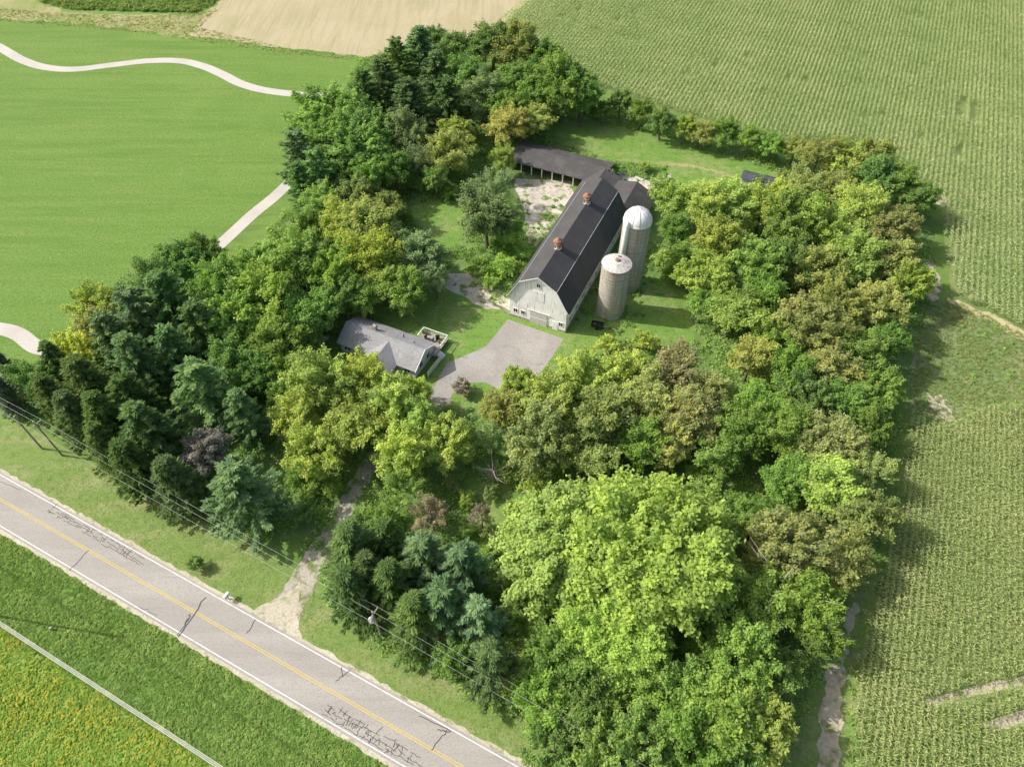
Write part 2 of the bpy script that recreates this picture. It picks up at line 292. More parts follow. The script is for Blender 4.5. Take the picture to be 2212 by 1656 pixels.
TREES='''10 850 34 s BL;20 800 28 s BL;80 820 52 d DG;120 865 46 s S;165 770 55 d Y;220 655 58 d YG;215 705 50 d OL;250 740 62 p P;300 690 70 p P;335 600 56 d DG;400 565 62 d DG;450 555 42 d DG;370 660 72 p P;300 790 72 p P
440 850 92 p PB;380 770 62 p P;195 835 60 s S;165 900 48 s S;235 910 60 s S;325 940 80 p PD;290 870 62 p PD;448 972 54 d PU;528 1070 98 p PB;382 1045 58 s S;292 1010 60 s S;228 965 46 s S;655 1110 34 b DG;130 790 50 p PD
500 690 78 d G;580 640 88 d G;640 565 80 d G;560 580 64 d G;480 610 68 d DG;600 740 66 d G;652 690 64 d G;530 900 62 p P;560 800 60 d DG;500 780 60 d DG;440 720 66 p PD;710 590 66 d G;740 480 60 d YG;800 490 66 d OL;790 560 76 d Y;830 605 58 d YG;860 525 44 d GG;620 800 46 d G;620 850 40 d G;690 665 48 d G;672 740 34 d G
695 440 52 d G;760 430 48 d OL;835 440 42 d OL;905 550 56 d GG;940 600 40 l GG;875 635 46 d G;735 640 50 d DG;790 640 46 d G;660 490 44 d DG
650 345 62 p P;690 385 56 p P;725 250 80 d G;765 325 78 d G;805 290 60 d DG;650 405 42 p P;700 310 60 d DG;830 185 60 p PD;885 235 60 p PD;910 120 50 p P;945 175 56 p P;985 100 50 d DG;1010 165 60 d DG;1065 95 56 d DG;1105 110 55 d OL;1040 205 58 d GG;1120 170 60 d DG;1180 130 46 d G;1215 195 66 d DG;1255 205 50 d DG;970 235 52 p PD;1085 235 46 d DG;1160 215 46 d DG;790 210 46 p PD;930 80 34 d DG;860 140 45 p PD
885 300 52 d GG;905 345 44 l GG;965 325 54 d OL;985 285 44 d YG;940 385 34 d G;1100 270 56 d OR;1155 255 42 d YG;1090 345 30 d YG;1050 465 72 d GG;1065 405 44 l GG;1100 500 38 d G;1090 575 36 b LG;1035 580 34 b G;1060 610 26 b LG;1130 545 26 b G;850 360 46 d DG;795 385 46 d G;745 380 50 d DG;900 400 24 b G;970 420 20 b LG;880 470 18 b G;1125 580 20 b G;1085 530 28 b G
1300 235 28 d DG;1340 220 32 d DG;1385 240 34 d G;1430 262 36 d DG;1480 275 31 d YG;1520 288 32 d OL;1570 285 40 d DG;1620 300 36 d G;1670 312 34 d G;1720 318 32 d OL;1770 335 40 d OL;1830 340 48 d YG;1880 345 54 d OL;1940 395 54 d DG;1985 430 46 d DG;1275 245 22 b DG;1900 400 50 d DG;1640 395 20 b G;1700 392 24 d OL;1330 365 18 b G;1390 362 16 b LG;1440 395 18 b G
1450 430 52 d YG;1520 440 62 d YG;1590 440 56 d YG;1650 445 56 d YG;1740 405 46 d OL;1810 405 48 d OL;1860 450 62 d YG;1930 485 56 d OL;1700 485 60 d G;1780 490 60 d YG;1550 520 66 d YG;1620 560 60 d G;1530 595 66 d LG;1520 650 46 d G;1585 670 66 d LG;1655 630 52 d G;1700 560 60 d DG;1760 575 60 d OL;1850 555 68 d YG;1930 565 60 d OL;1970 610 50 d YG;1900 655 60 d OL;1820 660 60 d OL;1740 700 76 d OL;1675 720 55 d G;1795 785 66 d OL;1870 765 60 d G;1915 735 44 d DG;1890 845 52 d G;1825 865 60 d DG;1705 800 62 d G;1625 775 58 d OL;1455 500 40 d DG;1485 565 44 d G;1450 590 30 b G;1430 560 24 b LG
710 832 80 d YG;650 890 62 d YG;785 822 66 d YG;845 860 60 d YG;760 915 76 d YG;898 850 36 d YG;905 905 58 d YG;880 970 74 d Y;955 965 62 d YG;680 965 64 d YG;620 915 36 d YG;1000 838 27 b BR;1085 880 54 d OL;1115 832 44 d YG;1065 945 42 l GG;1150 955 72 d OL;1195 862 74 d YG;1265 835 60 d YG;1300 900 82 d OL;1350 805 68 d YG;1400 860 76 d OL;1455 810 66 d RU;1485 900 74 d RU;1525 845 52 d OL;1280 985 56 d OL;1385 955 62 d G;1210 960 58 d OL;1440 960 56 d OL;1265 775 28 b YG;1310 745 32 b YG;1390 740 32 b YG;1350 750 24 b LG
1560 985 56 d G;1605 935 70 d G;1640 870 64 d G;1700 935 74 d G;1800 950 80 d OL;1785 1045 74 d YG;1860 1100 74 d OL;1695 1040 60 d G;1580 1095 46 b G;1885 930 42 d DG;1740 870 60 d DG;1875 1020 52 d OL;1530 1060 40 b LG;1640 1110 56 d G;1590 1160 42 d G;1640 1210 58 d OL;1510 1030 36 b G
1225 1190 140 m LG;1415 1205 172 m LG;1330 1370 124 m LG;1695 1175 88 d OL;1740 1290 84 d G;1810 1215 74 d OL;1650 1300 82 d G;1600 1440 84 d G;1770 1370 60 d DG;1560 1550 98 d G;1640 1560 76 d YG;1500 1620 80 d G;1395 1600 86 d G;1480 1480 76 d G;1250 1530 84 d DG;1165 1510 72 d G;1310 1620 80 d G;1110 1430 60 d YG;1200 1420 80 d G;1590 1640 70 d G;1680 1440 56 d DG;1115 1330 50 d G;1310 1490 66 d G;1400 1480 66 d G;1530 1390 56 d G;1120 1245 34 d LG
765 1190 72 s S;840 1175 60 s S;760 1280 62 s S;850 1270 72 s S;920 1215 76 p P;1000 1235 76 p PB;960 1320 88 p P;1035 1350 84 p PB;900 1340 72 s S;1060 1440 78 p PD;985 1410 56 d DG;930 1110 42 l BR;862 1060 50 l G;1040 1110 28 l BR;1060 1060 26 b GG;720 1055 32 b G;640 1035 30 b G;1110 1100 26 b LG;1160 1050 36 b LG;670 1060 26 b LG;830 1115 34 b G;425 1218 24 b DG;1200 1620 66 d DG;1120 1140 26 b LG;1060 1150 22 b OL;1010 1075 24 b LG;980 1040 26 b GG;1090 1025 28 b LG;1010 1150 22 b LG;1060 1190 24 b LG;800 1240 54 s S;880 1255 50 p PD'''
for line in TREES.replace('\n',';').split(';'):
    a=line.split(); 
    if len(a)<5: continue
    wh='in the farmstead grove'
    if a[0]=='425': wh='alone on the roadside verge'
    tree(float(a[0]),float(a[1]),float(a[2]),a[3],a[4],wh)
# dead tree with grey limbs
for px,py,s in ((1700,1245,1.05),(1500,885,.8),(935,1100,.45),(1065,1010,.5)):
    x,y=plan(px,py,9*s); e=empty('bare_tree',(x,y,0),random.random()*6)
    meta(e,'bare tree with pale grey dead limbs poking out of the grove','tree')
    t=bpy.data.objects.new('trunk',TR_X); t.scale=(s*1.3,s*1.3,s*1.3); link(t,e)
# ---------------------------------------------------------------- ground sheets
def sheet(name,pts,z,mat,px=True,label=None):
    P=[plan(*p) for p in pts] if px else pts
    o=mobj(name,[(x,y,z) for x,y in P],[tuple(range(len(P)))],mat); o["kind"]='structure'
    if o.data.polygons[0].normal.z<0: o.data.flip_normals()
    return o
def rag(pts,amp=.8,step=2.5):
    """ragged natural outline (metres) around a plan polygon"""
    step=max(step,amp*1.5)
    P=[np.array(plan(*p)) for p in pts]; out=[]
    for i in range(len(P)):
        a=P[i]; b=P[(i+1)%len(P)]; n=max(1,int(np.linalg.norm(b-a)/step))
        n=min(n,60); d=(b-a)/(np.linalg.norm(b-a)+1e-9); nn=np.array([-d[1],d[0]])
        for k in range(n): out.append(tuple(a+(b-a)*k/n+nn*float(rng.uniform(-1,1))*amp*.6*(1 if k else .2)))
    return out
def rsheet(name,pts,z,mat,amp=.8,step=2.5): return sheet(name,rag(pts,amp,step),z,mat,False)
def catmull(P,k=8):
    P=[np.array(p,float) for p in P]; P=[2*P[0]-P[1]]+P+[2*P[-1]-P[-2]]; out=[]
    for i in range(1,len(P)-2):
        for j in range(k):
            t=j/k; out.append(.5*((2*P[i])+(-P[i-1]+P[i+1])*t+(2*P[i-1]-5*P[i]+4*P[i+1]-P[i+2])*t*t+(-P[i-1]+3*P[i]-3*P[i+1]+P[i+2])*t**3))
    out.append(P[-2]); return out
def ribbon(name,pts,w,z,mat,px=True,parent=None,k=8,jit=0):
    P=[(*plan(a[0],a[1]),(a[2] if len(a)>2 else w)) for a in pts] if px else [(a[0],a[1],w) for a in pts]
    P=catmull(P,k) if k>1 else [np.array(p) for p in P]; v=[];f=[]
    for i,p in enumerate(P):
        d=P[min(i+1,len(P)-1)][:2]-P[max(i-1,0)][:2]; d/=np.linalg.norm(d)+1e-9; n=np.array([-d[1],d[0]])
        ww=p[2]/2
        a=p[:2]+n*(ww+random.uniform(-jit,jit)); b=p[:2]-n*(ww+random.uniform(-jit,jit)); v+= [(a[0],a[1],z),(b[0],b[1],z)]
        if i: f.append((2*i-2,2*i-1,2*i+1,2*i))
    o=mobj(name,v,f,mat,parent)
    if parent is None: o["kind"]='structure'
    return o
sheet('ground',[(-2500,-1500),(2500,-1500),(2500,4000),(-2500,4000)],0,M_ground,False)
sheet('park_lawn_ground',[(-600,95),(-150,60),(0,30),(400,42),(440,75),(800,125),(760,230),(620,440),(330,560),(60,800),(-30,900),(-500,850)],.012,M_lawn)
sheet('meadow_ground',[(-700,-300),(-200,-300),(520,-300),(480,0),(410,76),(200,62),(-600,95)],.008,M_meadow)
rsheet('dry_grass_strip_ground',[(-200,8),(0,14),(100,26),(300,36),(470,20),(440,60),(405,84),(300,66),(150,50),(0,40),(-200,38)],.015,M_meadow,1.6,1.5)
rsheet('marsh_ground',[(75,5),(110,-60),(500,-60),(470,12),(430,34),(300,32),(150,28)],.02,M_rough,1.5)
TANP=[(405,76),(480,0),(560,-300),(1300,-300),(1142,0),(1085,50),(990,90),(880,115),(800,123),(600,103)]
rsheet('harvested_field',TANP,.016,M_tan,1.6,1.2)
CORN1=[(1300,-300),(1142,0),(1085,45),(1120,75),(1280,190),(1330,200),(1480,250),(1600,285),(1700,305),(1850,310),(1960,365),(2030,435),(2055,640),(2212,715),(2500,850),(3200,500),(3200,-300)]
sheet('corn_field_ground',CORN1,.012,M_cornsoil)
CORN2=[(1965,895),(2000,925),(2060,925),(2100,890),(2212,880),(2600,880),(2600,1850),(1850,1850),(1835,1500),(1870,1350),(1935,1150),(1950,1000)]
rsheet('lower_corn_field_ground',CORN2,.012,M_cornsoil,.8)
WOOD=[(60,900),(60,830),(200,640),(330,560),(400,560),(480,575),(560,520),(610,470),(640,430),(640,330),(780,130),(900,90),(1200,130),(1300,225),(1700,320),(2000,410),(2020,620),(1950,800),(1905,1150),(1790,1400),(1690,1656),(1680,1750),(1300,1750),(1250,1656),(1000,1490),(760,1380),(700,1290),(705,1200),(640,1160),(560,1170),(400,1095),(200,980)]
rsheet('woodland_ground',WOOD,.020,M_under,1.5)
LA=[(860,640),(960,600),(1100,660),(1230,715),(1300,660),(1380,590),(1480,610),(1500,735),(1300,790),(1190,830),(1020,880),(930,880),(860,820),(690,770),(720,690)]
LB=[(1190,250),(1290,262),(1450,300),(1600,345),(1720,385),(1690,405),(1560,398),(1450,405),(1420,360),(1310,345),(1180,300)]
YD=[(1095,370),(1240,385),(1320,380),(1450,385),(1420,450),(1360,470),(1150,540),(1110,520)]
LC=[(860,455),(930,430),(990,430),(1010,470),(1000,530),(950,540)]
LE=[(985,1040),(1090,1020),(1150,1090),(1110,1190),(1040,1200),(1000,1140)]
LF=[(1480,1000),(1560,1020),(1640,1080),(1600,1110),(1500,1080)]
for nm,p in (('yard_lawn_ground',LA),('back_lawn_ground',LB),('side_lawn_ground',LC),('clearing_ground',LE),('grove_glade_ground',LF)): rsheet(nm,p,.030,M_lawn2,.8)
ribbon('worn_track_ground',[(1330,345,1),(1400,352,1.4),(1500,360,1.2),(1600,385,1)],1.2,.033,M_meadow,jit=.4)
LD=[(1990,650),(2060,650),(2212,720),(2500,850),(2500,890),(2212,885),(2060,925),(1965,880),(1960,800)]
rsheet('field_margin_ground',LD,.018,M_margin,1)
rsheet('lane_verge_ground',[(1680,1750),(1695,1640),(1780,1400),(1850,1250),(1900,1240),(1850,1500),(1850,1750)],.024,M_verge,.5)
# road frame
E=np.array([.8915,-.453]); NR=np.array([.453,.8915])
def rd(s,o): return tuple(E*s+NR*o)
def strip(name,o0,o1,z,mat,parent=None,s0=-400,s1=300):
    o=mobj(name,[(*rd(s0,o0),z),(*rd(s1,o0),z),(*rd(s1,o1),z),(*rd(s0,o1),z)],[(0,1,2,3)],mat,parent)
    if parent is None: o["kind"]='structure'
    return o
strip('verge_ground',19,27.5,.022,M_verge)
strip('ditch_ground',1.5,12,.022,M_rough)
strip('soybean_field_ground',-60,1.5,.024,M_soy)
v=[];f=[]
for i,s in enumerate(np.arange(-200,150,1.0)):
    for o in (11.4+random.uniform(-.2,.2),19.6+random.uniform(-.22,.22)): v.append((*rd(s,o),.034))
    if i: f.append((2*i-2,2*i,2*i+1,2*i-1))
o=mobj('gravel_shoulder',v,f,M_gravel); o["kind"]='structure'
road=strip('road',11.9,19.1,.045,M_asph)
for a,b in ((15.34,15.44),(15.62,15.72)): strip('centre_line',a,b,.052,M_yellow,road)
for a in (12.2,18.65): strip('edge_line',a,a+.14,.052,M_wline,road)
def crack(p0,p1,n=7,wig=.07):
    a=np.array(plan(*p0)); b=np.array(plan(*p1)); pts=[]
    for i in range(n+1):
        t=i/n; q=a+(b-a)*t+rng.normal(size=2)*wig*(0 if i in (0,n) else 1); pts.append(tuple(q))
    return pts
cracks=[((385,1375),(445,1290),.09),((400,1350),(412,1325),.09),((383,1372),(410,1335),.06),((150,1232),(192,1188),.06),((533,1368),(552,1338),.06),((725,1470),(757,1448),.055),((740,1462),(738,1440),.05),((932,1620),(965,1575),.06),((945,1575),(972,1580),.06),((0,1040),(45,1058),.035),((905,1545),(975,1580),.05),((300,1310),(340,1330),.03)]
def rp(s,o,ds,do,w):
    a=np.array(rd(s,o)); b=np.array(rd(s+ds,o+do)); pts=[]
    for i in range(6): pts.append(tuple(a+(b-a)*i/5+rng.normal(size=2)*.05*(0 if i in (0,5) else 1)))
    return pts,w
CR=[(crack(a,b),w) for a,b,w in cracks]
def cluster(s0,s1,o0,o1,n):
    for i in range(3):
        s=s0
        while s<s1:
            l=random.uniform(.8,2.5); o=o0+(o1-o0)*(i+.5)/3+random.uniform(-.2,.2); CR.append(rp(s,o,l,random.uniform(-.2,.2),.036)); s+=l+random.uniform(0,.6)
    for i in range(n):
        CR.append(rp(random.uniform(s0,s1),random.uniform(o0,o1-.5),random.uniform(-.3,.4),random.uniform(.4,1.3)*(1 if i%2 else .6),.036))
def to_road(px,py):
    p=np.array(plan(px,py)); return float(p@E),float(p@NR)
sa,_=to_road(110,1095); sb,_=to_road(290,1205); cluster(sa,sb,17.2,18.5,26)
sa,_=to_road(690,1550); sb,_=to_road(880,1650); cluster(sa,sb,12.4,14.3,42)
cv=[]
for pts,w in CR:
    v=[];f=[]
    for i,p in enumerate(pts):
        d=np.array(pts[min(i+1,len(pts)-1)])-np.array(pts[max(i-1,0)]); d/=np.linalg.norm(d)+1e-9; n=np.array([-d[1],d[0]])*w
        a=np.array(p)+n; b=np.array(p)-n; z=.056+len(cv)*.00005
        v+=[(a[0],a[1],z),(b[0],b[1],z)]
        if i: f.append((2*i-2,2*i-1,2*i+1,2*i))
    cv.append((v,f))
v,f=join(cv); mobj('crack_sealant',v,f,M_seal,road)
ribbon('footpath',[(-160,20),(-60,70),(0,103),(50,131),(100,146),(160,150),(240,141),(320,132),(390,132),(440,144),(480,161),(520,181),(570,195),(640,204),(700,208),(760,214),(760,250),(700,320),(605,414),(545,464),(480,524),(380,610),(250,690),(140,745),(85,752),(40,722),(0,710),(-80,702)],3.1,.036,M_path)
ribbon('driveway',[(585,1358,8),(630,1300,4.8),(672,1225,3.7),(715,1150,3.2),(760,1070,3.0),(800,1005,2.9),(850,940,3.0),(905,890,3.8),(960,850,5)],3.2,.040,M_track,jit=.4)
rsheet('driveway_apron',[(545,1322),(600,1290),(650,1255),(640,1330),(655,1385),(600,1356)],.042,M_gravel,.6,1)
sheet('driveway_court',[(1097,690),(1218,732),(1190,775),(1162,812),(1125,850),(1085,846),(1050,826),(1010,826),(985,840),(968,868),(925,868),(935,840),(965,785),(1000,770),(1050,748)],.046,M_drive)
rsheet('barnyard_paving',[(1112,385),(1235,392),(1240,420),(1222,445),(1200,480),(1158,532),(1140,525),(1130,450),(1110,400)],.036,M_conc,.5,1.5)
rsheet('old_slab_paving',[(965,590),(1010,590),(1100,640),(1100,668),(1050,668),(960,620)],.036,M_conc,.6,1.5)
rsheet('side_slab_paving',[(1310,375),(1360,372),(1410,395),(1450,375),(1435,405),(1400,430),(1330,400)],.034,M_conc,.6,1.5)
LANE=[(1785,1750,2.8),(1793,1600,2.7),(1802,1480,2.3),(1818,1400,1.6),(1850,1300,1)]
ribbon('dirt_lane',LANE,2,.036,M_dirt,jit=.4)
rsheet('bare_soil_patch_ground',[(2000,848),(2030,850),(2058,882),(2068,912),(2045,910),(2010,878)],.026,M_dirt,1.0,1.0)
rsheet('field_gateway_ground',[(2018,420),(2048,425),(2040,450),(2022,440)],.026,M_dirt,.6,1.2)
ribbon('field_edge_track',[(2003,560,2),(2015,600,2.6),(2010,650,2)],3,.027,M_dirt,jit=.6)
ribbon('stubble_track',[(2045,648,1.6),(2130,682,2.6),(2212,728,2.8),(2330,785,2.4)],2,.028,M_straw,jit=.6)
BARE1=[(1990,1512),(2070,1490),(2150,1470),(2260,1455),(2400,1450),(2400,1462),(2260,1472),(2160,1490),(2080,1508),(2010,1525)]
BARE2=[(2120,1560),(2200,1535),(2400,1500),(2400,1520),(2220,1560),(2140,1580)]
rsheet('bare_row_ground',BARE1,.028,M_dirt,.3,1.2); rsheet('bare_row_ground',BARE2,.028,M_dirt,.3,1.2)
# ---------------------------------------------------------------- scatter
def inpoly(X,Y,poly):
    c=np.zeros(len(X),bool); n=len(poly); j=n-1
    for i in range(n):
        xi,yi=poly[i]; xj,yj=poly[j]
        m=((yi>Y)!=(yj>Y))&(X<(xj-xi)*(Y-yi)/(yj-yi+1e-12)+xi); c^=m; j=i
    return c
def pp(p): return [plan(*q) for q in p]
AX=np.array([.415,.91]); DX=np.array([.91,-.415])
def cornfield(name,poly,row,step,mat,hz,box_,label,excl=(),ls=1.0,jr=.07,ts=.18):
    x0,x1,y0,y1=box_
    a=np.arange(-400,500,step); r=np.arange(-300,400,row)
    A,Rr=np.meshgrid(a,r); A=A.ravel()+rng.uniform(-.2,.2,A.size); Rr=Rr.ravel()+rng.normal(size=Rr.size)*jr
    X=AX[0]*A+DX[0]*Rr; Y=AX[1]*A+DX[1]*Rr
    k=(X>x0)&(X<x1)&(Y>y0)&(Y<y1); X=X[k];Y=Y[k]
    k=inpoly(X+rng.normal(size=len(X))*.5,Y+rng.normal(size=len(X))*.5,poly)
    for e in excl: k&=~inpoly(X+rng.normal(size=len(X))*.3,Y,e)
    X=X[k];Y=Y[k]
    nz=np.sin(X*.21+Y*.13)*np.sin(Y*.19-X*.07)+.5*np.sin(X*.071-Y*.05+1)+rng.normal(size=len(X))*.4
    k=nz>-1.5; X=X[k];Y=Y[k];nz=nz[k]
    n=len(X); L=6
    ang=rng.uniform(0,6.28,(n,1))+np.arange(L)*2.4
    h=hz*(.62+.36*np.arange(L)/(L-1))[None,:]*rng.uniform(.85,1.1,(n,1))
    s=(.42-.18*np.arange(L)/(L-1))*ls
    ca=np.cos(ang); sa=np.sin(ang)
    C=np.stack([X[:,None]+ca*s*.9,Y[:,None]+sa*s*.9,h],-1).reshape(-1,3)
    ax=np.stack([ca,sa,rng.uniform(-.7,.5,ca.shape)],-1).reshape(-1,3)
    nn=np.stack([ca*.3,sa*.3,np.ones_like(ca)],-1).reshape(-1,3)+rng.normal(size=(n*L,3))*.3
    sz=np.tile(s*1.15,(n,1)).ravel()*rng.uniform(.8,1.2,n*L)
    T=np.tile(np.array([0,.1,.15,.25,.35,.9]),(n,1))+rng.normal(size=(n,L))*.12+np.clip(nz,-.4,.8)[:,None]*ts
    me=leafmesh(name,C,nn,sz,.26,T.ravel(),mat,ax)
    o=link(bpy.data.objects.new(name,me)); meta(o,label,'corn','stuff'); print(name,n)
    return o
# sprayer gaps / lodged streaks in the big field run along the rows
GAPS=[]
for gx,gy,l,wd in ((2070,240,11,1.0),(2098,252,11,1.0),(2062,335,6,1.0),(1235,58,5,.9),(1330,50,4,.9),(1545,148,6,.9),(1610,130,3,.8),(1250,30,5,.8),(1700,175,5,.8),(1735,180,4,.8),(1215,45,4,.9),(1480,165,4,.8),(1290,75,3,.9),(2050,20,14,.6),(1980,300,4,.8),(1900,255,3,.7),(1650,210,5,.6)):
    c0=np.array(plan(gx,gy)); q=[c0-AX*l*.5-DX*wd,c0+AX*l*.5-DX*wd*.8,c0+AX*l*.5+DX*wd,c0-AX*l*.5+DX*wd]; GAPS.append([tuple(p) for p in q])
cornfield('corn_crop',pp(CORN1),1.15,.36,M_corn,2.2,(-20,215,95,300),'tall green corn crop with pale tassels in long rows',GAPS,.85,.09)
SPARSE=pp([(1835,1750),(1835,1530),(1980,1530),(2110,1560),(2100,1750)])
cornfield('corn_crop',pp(CORN2),.85,.27,M_corn2,2.2,(30,140,5,110),'ripening yellow-green corn crop beside the dirt lane',[pp(BARE1),pp(BARE2)],.74,.08,.20)
def scatter_tufts(name,poly,dens,hh,mat,label,excl=(),bl=4,w=.05,cat='grass',tb=0.4,amp=.2,rn=.2):
    P=np.array(poly); x0,y0=P.min(0); x1,y1=P.max(0)
    n=int((x1-x0)*(y1-y0)*dens); X=rng.uniform(x0,x1,n);Y=rng.uniform(y0,y1,n)
    k=inpoly(X,Y,poly)
    for e in excl: k&=~inpoly(X,Y,e)
    X=X[k];Y=Y[k];n=len(X)
    g=.6*np.sin(X*.35+Y*.2)*np.sin(Y*.41-X*.23)+.4*np.sin(X*1.1-Y*.7)*np.sin(Y*.9+X*.5+2)
    H=np.repeat(hh*rng.uniform(.5,1.3,n)*(1+.35*g),bl); XX=np.repeat(X,bl)+rng.normal(size=n*bl)*.13; YY=np.repeat(Y,bl)+rng.normal(size=n*bl)*.13
    C=np.stack([XX,YY,H*.45],-1); ax=np.stack([rng.normal(size=n*bl)*.8,rng.normal(size=n*bl)*.8,np.ones(n*bl)*.7],-1)
    nn=rng.normal(size=(n*bl,3))*.5+np.array([-.3,-.1,1.1])
    T=tb+amp*np.repeat(g,bl)+rng.normal(size=n*bl)*rn*.6+np.repeat(rng.normal(size=n),bl)*rn*.8
    me=leafmesh(name,C,nn,H*.6,w/.3,T,mat,ax); o=link(bpy.data.objects.new(name,me)); meta(o,label,cat,'stuff'); print(name,n*bl); return o
def srect(s0,s1,o0,o1): return [rd(s0,o0),rd(s1,o0),rd(s1,o1),rd(s0,o1)]
scatter_tufts('rough_grass',srect(-95,10,1.0,11.2),22,.30,M_grassb,'rank rough grass in the roadside ditch',w=.09,tb=.38,amp=.35)
scatter_tufts('soybean_crop',srect(-95,0,-26,1.8),15,.28,M_soyl,'low soybean plants yellowing in orange patches',w=.18,cat='soybeans',tb=.28,amp=.25,rn=.34)
scatter_tufts('verge_grass',srect(-100,25,19.9,26),10,.13,M_vergeb,'short dry grass on the road verge',excl=[pp([(540,1310),(650,1240),(660,1390),(580,1370)])],tb=.4)
scatter_tufts('reeds',pp([(85,5),(120,-50),(490,-50),(462,10),(425,28),(300,26),(150,22)]),5,1.2,M_reed,'tall green marsh reeds',cat='reeds')
scatter_tufts('field_margin_grass',pp(LD[:-2]+[(1965,880)]),6,.45,M_vergeb,'coarse grass and weeds along the field margin',tb=.35,amp=.3)
scatter_tufts('lawn_grass',pp(LB),6,.14,M_grassb,'bright mown grass behind the barn',tb=.3)
scatter_tufts('dry_grass',pp([(-60,14),(100,26),(300,36),(470,22),(430,60),(620,104),(800,124),(880,116),(870,126),(800,134),(600,114),(405,86),(300,70),(0,46),(-60,44)]),3,.35,M_vergeb,'dry unmown grass along the field edge',tb=.7,bl=4,w=.1)
scatter_tufts('weeds',[tuple(p) for p in SPARSE],3,.7,M_grassb,'green weeds between the corn plants',w=.12,tb=.5)
def undergrowth(name,poly,excl,nn_,rr,label,mat=None):
    P=np.array(poly); x0,y0=P.min(0); x1,y1=P.max(0)
    n=int((x1-x0)*(y1-y0)*nn_); X=rng.uniform(x0,x1,n);Y=rng.uniform(y0,y1,n); k=inpoly(X,Y,poly)
    for e in excl: k&=~inpoly(X,Y,e)
    X=X[k];Y=Y[k];n=len(X); m=46
    r=rng.uniform(rr[0],rr[1],n)
    e=rdir(n*m).reshape(n,m,3); e[:,:,2]=np.abs(e[:,:,2])
    C=np.stack([X,Y,np.zeros(n)],-1)[:,None,:]+e*(r[:,None,None]*np.array([1,1,.95]))*rng.uniform(.5,1.15,(n,m,1))
    T=rng.uniform(.05,.85,(n,1))+rng.normal(size=(n,m))*.15
    me=leafmesh(name,C.reshape(-1,3),(e*.7+np.array([0,0,.5])+rng.normal(size=(n,m,3))*.4).reshape(-1,3),rng.uniform(.13,.26,n*m),.6,T.ravel(),mat or M_undl)
    o=link(bpy.data.objects.new(name,me)); meta(o,label,'undergrowth','stuff'); print(name,n)
BO=np.array([5.0,99.25])
def bl(x,y): return tuple(BO+DX*x+AX*y)
DRV=[(575,1400),(610,1310),(685,1195),(742,1060),(782,1000),(840,930),(900,870),(940,900),(860,960),(812,1010),(785,1070),(728,1180),(662,1300),(655,1400)]
HB=[bl(-7,-1),bl(9,-1),bl(18,5),bl(18,24),bl(13,48),bl(-9,48),bl(-7,36)]
SHED=[bl(-29,42),bl(0,42),bl(0,57),bl(-29,57)]
EX=[pp(p) for p in (LA,LB,YD,LC,DRV)]+[HB,SHED,pp([(960,585),(1110,640),(1100,670),(1040,675),(955,620)]),pp([(1130,360),(1300,380),(1200,500),(1130,540)])]
undergrowth('undergrowth',pp(WOOD),EX+[pp(LE),pp(LF)],.42,(.6,1.7),'dense green undergrowth and brambles between the trees')
undergrowth('weeds',[bl(-13,0),bl(-6.2,1.5),bl(-6.2,38),bl(-14,38)],[],.22,(.3,1.1),'leafy weeds growing along the barn wall')
undergrowth('weeds',[bl(6.3,4),bl(17,4),bl(22,34),bl(6.3,34)],[],.26,(.3,1.0),'leafy weeds round the silo bases')
undergrowth('weeds',pp([(1300,345),(1440,360),(1460,400),(1400,440),(1330,400)]),[HB],.16,(.25,.8),'rough weeds behind the barn')
undergrowth('weeds',pp(YD),[HB,SHED],.05,(.25,.7),'weeds sprouting through old barnyard concrete')
undergrowth('weeds',pp(LE),[],.14,(.3,.9),'scrubby weeds in the small clearing')
undergrowth('weeds',pp(LD),[],.05,(.3,.7),'scrubby weeds on the field margin')
undergrowth('weeds',pp([(1985,1010),(1960,1160),(1890,1360),(1850,1500),(1835,1500),(1800,1440),(1850,1300),(1905,1150),(1930,1000),(1940,880),(1965,890)]),[pp([(1780,1700),(1785,1480),(1805,1400),(1840,1390),(1822,1700)])],.12,(.25,.7),'weeds between grove and corn')
# ---------------------------------------------------------------- barn
ANG=math.atan2(DX[1],DX[0])
barn=empty('barn',(BO[0],BO[1],0),ANG); meta(barn,'long gambrel-roofed barn with weathered white boards and dark shingles','barn')
L=34
body=[(-5.9,0.6),(-5.9,6.0),(-3.75,9.85),(0,12.1),(3.75,9.85),(5.9,6.0),(5.9,.6)]
v,f=extr(body,0,L); mobj('wall',v,f,M_wood,barn)
boxes('foundation',[(-5.98,5.98,-.06,L+.06,0,.6)],M_stone,barn)
def roofprof(o,t): return o+[(x,z-t) for x,z in reversed(o)]
outer=[(-6.5,5.45),(-5.95,6.25),(-3.8,10.15),(0,12.4),(3.8,10.15),(5.95,6.25),(6.5,5.45)]
v,f=extr(roofprof(outer,.22),-.45,L+.45); mobj('roof',v,f,M_roofb,barn)
v,f=extr(roofprof([(x*1.003,z+.03) for x,z in outer],.22),-.50,-.452); mobj('rake_trim',v,f,M_white,barn)
for sx in (-1,1):
    xx=3.8*sx; boxes('ridge_flashing',[(xx-.05,xx+.05,-.4,L+.4,10.13,10.19)],M_steel,barn)
d=boxes('door',[(-1.6,2.0,-.12,-.002,.02,3.3)],M_graydoor,barn); boxes('door_frame',[(-2.2,2.6,-.2,-.122,3.3,3.5),(.15,.25,-.15,-.122,.1,3.2),(-1.6,2.0,-.15,-.122,1.6,1.72)],M_white,d)
boxes('door',[(3.2,4.3,-.08,-.002,.05,2.2)],M_white,barn)
boxes('hay_door',[(-1.2,1.2,-.06,-.002,6.2,8.6)],M_wood,barn)
